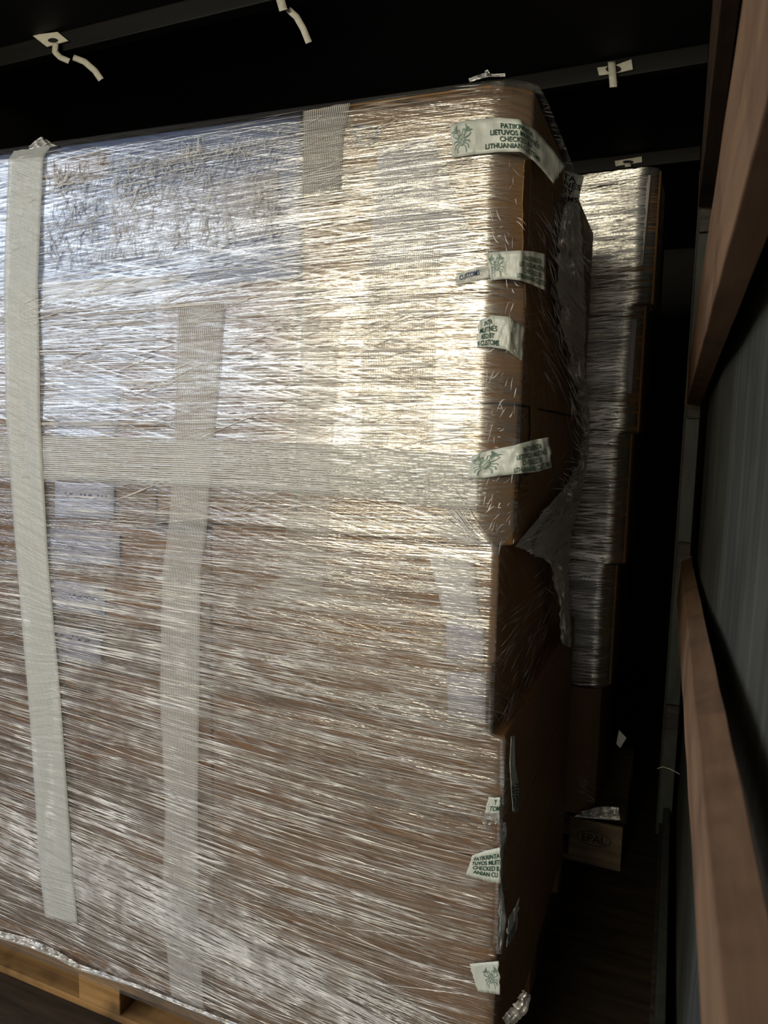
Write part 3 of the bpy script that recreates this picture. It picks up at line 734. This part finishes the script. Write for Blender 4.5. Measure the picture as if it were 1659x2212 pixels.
customs([(1098, 1985), (1112, 1960), (1122, 1938)], [(1094, 2046), (1106, 2030), (1116, 2006)], sd, 'dim strip of customs tape low on the dark side face', txt=(0.1, 0.9, 0.5, 1.0), lines=['PATIKRINTA'], mat='customs_sheer', tmat='ink', seedz=11, nv=14)

# ------------------------------------------------------------------ loose film
def sheet(name, A, B, YA, YB_, mat, label, cat, nu=14, nv=60, onx=False, rough=0.012, jag=6, parent=None, seedz=0.0):
    vs = []; n = len(A)
    for j in range(nv):
        a = j/(nv-1)*(n-1); i = min(int(a), n-2); q = a-i
        la = np.array(A[i], float)*(1-q)+np.array(A[i+1], float)*q; lb = np.array(B[i], float)*(1-q)+np.array(B[i+1], float)*q
        la = la + np.array([jag*noise.noise((j*0.55, seedz, 1)), 0]); lb = lb + np.array([jag*0.4*noise.noise((j*0.7, seedz, 4)), 0])
        for k in range(nu):
            u = k/(nu-1); p = la*(1-u)+lb*u; Y = YA*(1-u)+YB_*u + rough*noise.noise((u*5+seedz, j*0.3, 7))*math.sin(math.pi*min(1, u+0.1))
            vs.append(atX(p[0], p[1], Y) if onx else atY(p[0], p[1], Y))
    o = mk(name, vs, grid_faces(nv, nu), mat, parent, smooth=True)
    if label: tag(o, label, cat)
    return o
tf = sheet('torn_film', [(1222, 440), (1205, 520), (1203, 600), (1212, 690), (1232, 780), (1248, 860), (1262, 935), (1256, 990), (1228, 1035), (1208, 1100), (1160, 1155), (1150, 1195), (1188, 1215), (1205, 1290), (1214, 1390)],
      [(1250, 430), (1256, 500), (1262, 600), (1266, 690), (1262, 780), (1268, 850), (1274, 900), (1271, 985), (1258, 1060), (1245, 1110), (1234, 1150), (1230, 1200), (1229, 1250), (1231, 1320), (1236, 1400)], XU+0.022, XU+0.030, M['film_loose'],
      'grey sheet of torn stretch film flaring off the side of the near load', 'torn film', jag=12, nv=110, onx=True)
sheet('film_spikes', [(1112, 1180), (1135, 1188), (1160, 1205)], [(1230, 1040), (1236, 1100), (1232, 1170)], XU+0.012, XU+0.024, M['film_loose'], None, None, jag=10, parent=tf, nv=24, seedz=3, onx=True)
sheet('torn_edge', [(1128, 1030), (1122, 1055), (1113, 1085)], [(1150, 1026), (1156, 1044), (1138, 1068)], XU+0.008, XU+0.014, M['cardedge'], None, None, jag=5, parent=cB, nv=20, nu=5, rough=0.004, onx=True)
def pick_tf():
    py = random.uniform(480, 1180); x = np.interp(py, [440, 600, 780, 935, 1035, 1155], [1215, 1203, 1232, 1262, 1228, 1160])
    if py < 950: return x-random.uniform(8, 22), py-random.uniform(10, 40), math.radians(random.gauss(66, 9)), random.uniform(14, 60)
    return x-random.uniform(10, 26), py+random.uniform(-8, 6), math.radians(random.gauss(25 if py < 1080 else -28, 14)), random.uniform(14, 50)
v_, f_ = pleats(90, pick_tf, (0.6, 1.5), 0.05, plane=lambda a, b, d: atX(a, b, XU+0.026+d))
o = mk('torn_shreds', v_, f_, M['fold'], tf); o['kind'] = 'stuff'
sheet('film_knot', [(62, 318), (76, 304), (88, 295), (100, 302), (118, 312)], [(62, 324), (80, 322), (96, 320), (108, 318), (126, 316)], YF+0.02, YF-0.01, M['film_loose'], 'crumpled loose film knot on the top edge at the left', 'loose film', jag=6, nv=20, rough=0.02)
sheet('film_knot', [(1012, 170), (1030, 163), (1045, 158), (1052, 150), (1060, 160), (1090, 158)], [(1015, 178), (1032, 172), (1046, 168), (1056, 166), (1070, 166), (1092, 166)], YF+0.01, YF-0.012, M['film_loose'], 'small torn tuft of film on the top right corner', 'loose film', jag=5, nv=24, rough=0.02)
sheet('film_bulge', [(1140, 222), (1150, 218), (1162, 226), (1168, 245)], [(1142, 240), (1150, 250), (1160, 258), (1166, 268)], YF+0.10, YF+0.2, M['film_side'], 'dark glossy film bunched behind the top right corner', 'loose film', jag=4, nv=16, rough=0.02)
sheet('film_bulge', [(1050, 1790), (1040, 1770), (1060, 1760), (1080, 1752), (1078, 1900), (1078, 1990), (1072, 2060)], [(1060, 1800), (1092, 1775), (1095, 1800), (1088, 1830), (1084, 1900), (1094, 1985), (1084, 2062)], YF-0.02, YF+0.02, M['film_loose'], 'puffed clear film bulging past the right edge between the two lower customs tapes', 'loose film', jag=4, nv=50, rough=0.02)
sheet('film_tuft', [(1085, 2200), (1100, 2180), (1118, 2160), (1128, 2138)], [(1100, 2225), (1120, 2205), (1140, 2185), (1147, 2150)], YF+0.05, YF+0.09, M['film_loose'], 'twisted tail of film at the bottom right of the near load', 'loose film', jag=8, nv=24, rough=0.02)
def ragged(y0, y1): pass
sheet('film_hem', [(-20, 2006), (60, 2026), (120, 2052), (170, 2082), (300, 2128), (420, 2176), (540, 2222)], [(-20, 2022), (60, 2046), (120, 2070), (170, 2096), (300, 2136), (420, 2186), (540, 2232)], YF-0.02, YF-0.014, M['film_loose'], 'ragged bottom hem of stretch film over the pallet edge', 'loose film', jag=3, nv=120, rough=0.015)

# ------------------------------------------------------------------ rear load
G3 = 'cartons of the rear wrapped load'
rr = [(360, 655, 1420, 'tallest tan carton on top of the rear load with a large white label', M['card2']), (655, 935, 1388, 'rear carton with black handwriting, second from the top', M['card']),
      (935, 1222, 1358, 'plain film-covered rear carton, third from the top', M['card']), (1222, 1487, 1326, 'rear carton with a grey-lavender label, fourth from the top', M['card3']), (1490, 1768, 1290, 'narrow dark brown rear carton standing on the rear pallet', M['card3'])]
RC = []
for (a, b, px, lb, mt) in rr:
    x1 = atY(px, (a+b)/2, YR)[0]; z1 = atY(px, a, YR)[2]; z0 = atY(px-10, b, YR)[2]
    z1 = min(z1, ZC-0.08)
    RC.append((carton('rear_carton', -1.2, x1, YR+0.002, YR+0.8, z0+0.002, z1-0.002, mt, lb, G3, chamfer=(x1-0.050, 0.032)), x1, z0, z1))
flatpart('paper_label', [(1235, 388), (1406, 379), (1388, 573), (1235, 577)], YR, M['paper'], RC[0][0], 0.004)
flatpart('paper_label', [(1240, 690), (1376, 690), (1364, 850), (1240, 850)], YR, M['lavender'], RC[1][0], 0.004)
flatpart('paper_label', [(1230, 1225), (1301, 1228), (1292, 1396), (1230, 1392)], YR, M['lavender'], RC[3][0], 0.004)
def marks(strokes, par, nm, wd=2.0, Y=YR-0.007, mat='ink'):
    ps = [stroke(s, wd) for s in strokes]; V, Fc = join2d(ps); return mk(nm, [atY(p[0], p[1], Y) for p in V], Fc, M[mat], par)
def ox(pts, x0=1240, y0=740, s=160/1659): return [(x0+a*s, y0+b*s) for a, b in pts]
marks([ox([(225, 230), (270, 190), (330, 180), (370, 230), (340, 330), (300, 470), (250, 580), (255, 690)]), ox([(330, 290), (430, 290), (530, 245), (620, 140)]), ox([(600, 255), (520, 270), (490, 380), (465, 520), (470, 630), (540, 700)]), ox([(680, 480), (680, 560), (650, 640)]),
       ox([(485, 1000), (540, 920), (620, 885), (690, 900), (670, 980), (610, 1080), (560, 1165), (650, 1110), (745, 1110), (740, 1220), (710, 1290)]), ox([(870, 810), (825, 910), (830, 1060), (880, 1135), (985, 1110)]), ox([(1100, 900), (1060, 1000), (1045, 1140), (1020, 1280)]), ox([(690, 1310), (700, 1330)]), ox([(660, 1380), (640, 1420)])],
      RC[1][0], 'handwriting', 1.6)
marks([[(1360, 406), (1375, 405)], [(1361, 409), (1366, 409)], [(1370, 407), (1376, 408)], [(1358, 420), (1354, 423)], [(1362, 417), (1368, 417)], [(1372, 416), (1378, 417)], [(1350, 426), (1357, 425)], [(1371, 423), (1376, 424)]], RC[0][0], 'stamp_mark', 3.0)
marks([[(1253, 1256), (1257, 1243)], [(1262, 1256), (1265, 1243)], [(1269, 1256), (1274, 1243)]], RC[3][0], 'stamp_mark', 3.4)
# film over the rear load
vs = []; nrz, ncx = 260, 30
for j in range(nrz):
    z = RC[3][2] + (RC[0][3]-RC[3][2])*j/(nrz-1)
    x1 = XW
    for (_, xx, z0, z1) in RC:
        if z0-0.03 <= z: x1 = xx if z <= z1+0.03 else x1
    # smooth step between cartons
    xs_ = [xx for (_, xx, z0, z1) in RC]; zm = [(z0+z1)/2 for (_, xx, z0, z1) in RC]
    near = min(range(4), key=lambda k: max(RC[k][2]-z, z-RC[k][3], 0)); x1 = RC[near][1]
    for i in range(ncx+4):
        if i < ncx: x = -1.2+(x1-0.05+1.2)*(i/(ncx-1))**0.6; y = YR-0.010
        else: q = (i-ncx+1)/4; x = x1-0.05+0.056*q; y = YR-0.010+0.038*q if q < 1 else YR+0.3
        vs.append((x, y-0.005*noise.noise((x*5, z*30, 2))-0.006*noise.noise((x*3, z*9, 8)), z))
rf = mk('rear_stretch_film', vs, grid_faces(nrz, ncx+4), M['film_rear'], smooth=True)
tag(rf, 'clear stretch film wound round the narrow rear load by the wall', 'stretch film')
def pick_rear():
    while True:
        py = random.uniform(375, 1480); px = random.uniform(1235, 1395)
        lim = np.interp(py, [360, 655, 935, 1220, 1480], [1405, 1385, 1355, 1330, 1305])
        ln = random.uniform(12, 70)
        if 1240 < px and px+ln < lim: return px, py, random.gauss(-0.05 if py < 1000 else 0.06, 0.07), ln
v_, f_ = pleats(200, pick_rear, (0.25, 0.8), 0.04, plane=lambda a, b, d: atY(a, b, YR-0.018-d))
def pick_rear2():
    return random.uniform(1240, 1270), random.uniform(1620, 1730), random.gauss(0.45, 0.1), random.uniform(12, 34)
v2, f2 = pleats(16, pick_rear2, (0.3, 0.8), 0.04, plane=lambda a, b, d: atY(a, b, YR-0.018-d))
V = v_+v2; Fc = f_+[tuple(i+len(v_) for i in q) for q in f2]
o = mk('film_pleats', V, Fc, M['fold_cream'], rf); o['kind'] = 'stuff'
sheet('film_rags', [(1262, 1750), (1290, 1743), (1310, 1742), (1335, 1744)], [(1240, 1764), (1280, 1768), (1310, 1770), (1340, 1772)], YR-0.02, YR-0.03, M['film_loose'], 'shiny scrap of film lying on the rear pallet top', 'loose film', jag=4, nv=24, rough=0.03)

# ------------------------------------------------------------------ roof straps
def strip(pts, wd, Y, name, mat, par):
    L = []; R_ = []
    P = [np.array(p, float) for p in pts]
    for k, p in enumerate(P):
        d = P[min(k+1, len(P)-1)]-P[max(k-1, 0)]; d /= np.linalg.norm(d); n_ = np.array([-d[1], d[0]])*wd/2
        L.append(atY(*(p+n_), Y-0.002*k)); R_.append(atY(*(p-n_), Y-0.002*k))
    vs = [q for a, b in zip(L, R_) for q in (a, (a+b)/2+np.array([0, -0.0008, 0]), b)]
    o = mk(name, vs, grid_faces(len(P), 3), mat, par, smooth=True)
    so = o.modifiers.new('solidify', 'SOLIDIFY'); so.thickness = 0.0016; return o
def strap(label, plate, hole, hang, tail, buckle, Y, wd=12, twd=13):
    c = atY(*hang[0], Y); t = empty('roof_strap', tuple(c), label, 'roof strap', 'white roof straps')
    if plate:
        vs = [atY(*p, Y) for p in plate]
        back = [p+np.array([0, 0.004, 0]) for p in vs]
        n = len(vs)
        mk('patch', vs+back, [tuple(range(n)), tuple(range(2*n-1, n-1, -1))]+[(i, i+n, (i+1) % n+n, (i+1) % n) for i in range(n)], M['webbing'], t)
    if hole:
        hx, hy, ra, rb = hole
        vs = [atY(hx+ra*math.cos(a), hy+rb*math.sin(a), Y-0.002) for a in np.linspace(0, 2*math.pi, 14)[:-1]]
        mk('slot', vs, [tuple(range(13))], M['roof'], t)
    def dens(p, n=5):
        out = []
        for i in range(len(p)-1):
            for q in range(n): out.append(tuple(np.array(p[i])*(1-q/n)+np.array(p[i+1])*q/n))
        return out+[p[-1]]
    strip(dens(hang), wd, Y-0.006, 'webbing', M['webbing'], t)
    if tail: strip(dens(tail), twd, Y-0.004, 'tail', M['webbing'], t)
    if buckle:
        bx, by, ang = buckle
        v, f = stroke([(bx-9*math.cos(ang), by-9*math.sin(ang)), (bx+9*math.cos(ang), by+9*math.sin(ang))], 3.5)
        a = [atY(*p, Y-0.016) for p in v]; b = [p+np.array([0, 0.004, 0]) for p in a]
        mk('buckle', a+b, [(0, 1, 3, 2), (4, 6, 7, 5), (0, 4, 5, 1), (1, 5, 7, 3), (3, 7, 6, 2), (2, 6, 4, 0)], M['buckle'], t)
strap('white roof strap with square patch and curled tail at the upper left', [(69, 76), (124, 69), (147, 88), (101, 101)], (114, 87, 11, 5), [(120, 92), (118, 112), (130, 124), (149, 132)], [(158, 124), (182, 133), (205, 153), (218, 172)], (140, 130, 0.05), yb1-0.03)
strap('white roof strap with drooping tail at the top centre of the photo', None, None, [(602, -14), (607, 4), (612, 22)], [(622, 20), (640, 36), (655, 62), (667, 92)], (610, 14, -0.1), yb1-0.03, 18, 14)
strap('white roof strap on the middle bow, with a wide patch and short hanging end', [(1290, 146), (1328, 141), (1364, 128), (1367, 150), (1330, 158), (1294, 163)], (1325, 149, 17, 8), [(1321, 133), (1323, 160), (1325, 188)], None, (1326, 178, -0.08), yb2-0.03, 16)
strap('white roof strap just above the rear top carton, mostly hidden', [(1328, 348), (1386, 338), (1387, 350), (1330, 359)], (1357, 350, 12, 4), [(1356, 352), (1357, 360)], None, None, yb3-0.03, 13)
# thin bent wire end near the floor rail
pts = [(1420, 1660), (1432, 1656), (1450, 1662), (1468, 1672)]
v, f = stroke(pts, 0.8); w_ = mk('wire', [atY(p[0], p[1], 2.2) for p in v], f, M['webbing'])
so = w_.modifiers.new('solidify', 'SOLIDIFY'); so.thickness = 0.001
tag(w_, 'thin pale wire sticking out beside the floor rail', 'wire')
pp = [atY(*p, YR+0.05) for p in ((1337, 1577), (1353, 1594), (1340, 1616), (1331, 1607))]
w_ = mk('paper_scrap', pp+[q+np.array([0, .002, 0]) for q in pp], [(0, 1, 2, 3), (7, 6, 5, 4), (0, 4, 5, 1), (1, 5, 6, 2), (2, 6, 7, 3), (3, 7, 4, 0)], M['paper'])
tag(w_, 'small grey paper scrap in the dark gap right of the rear load', 'paper scrap')
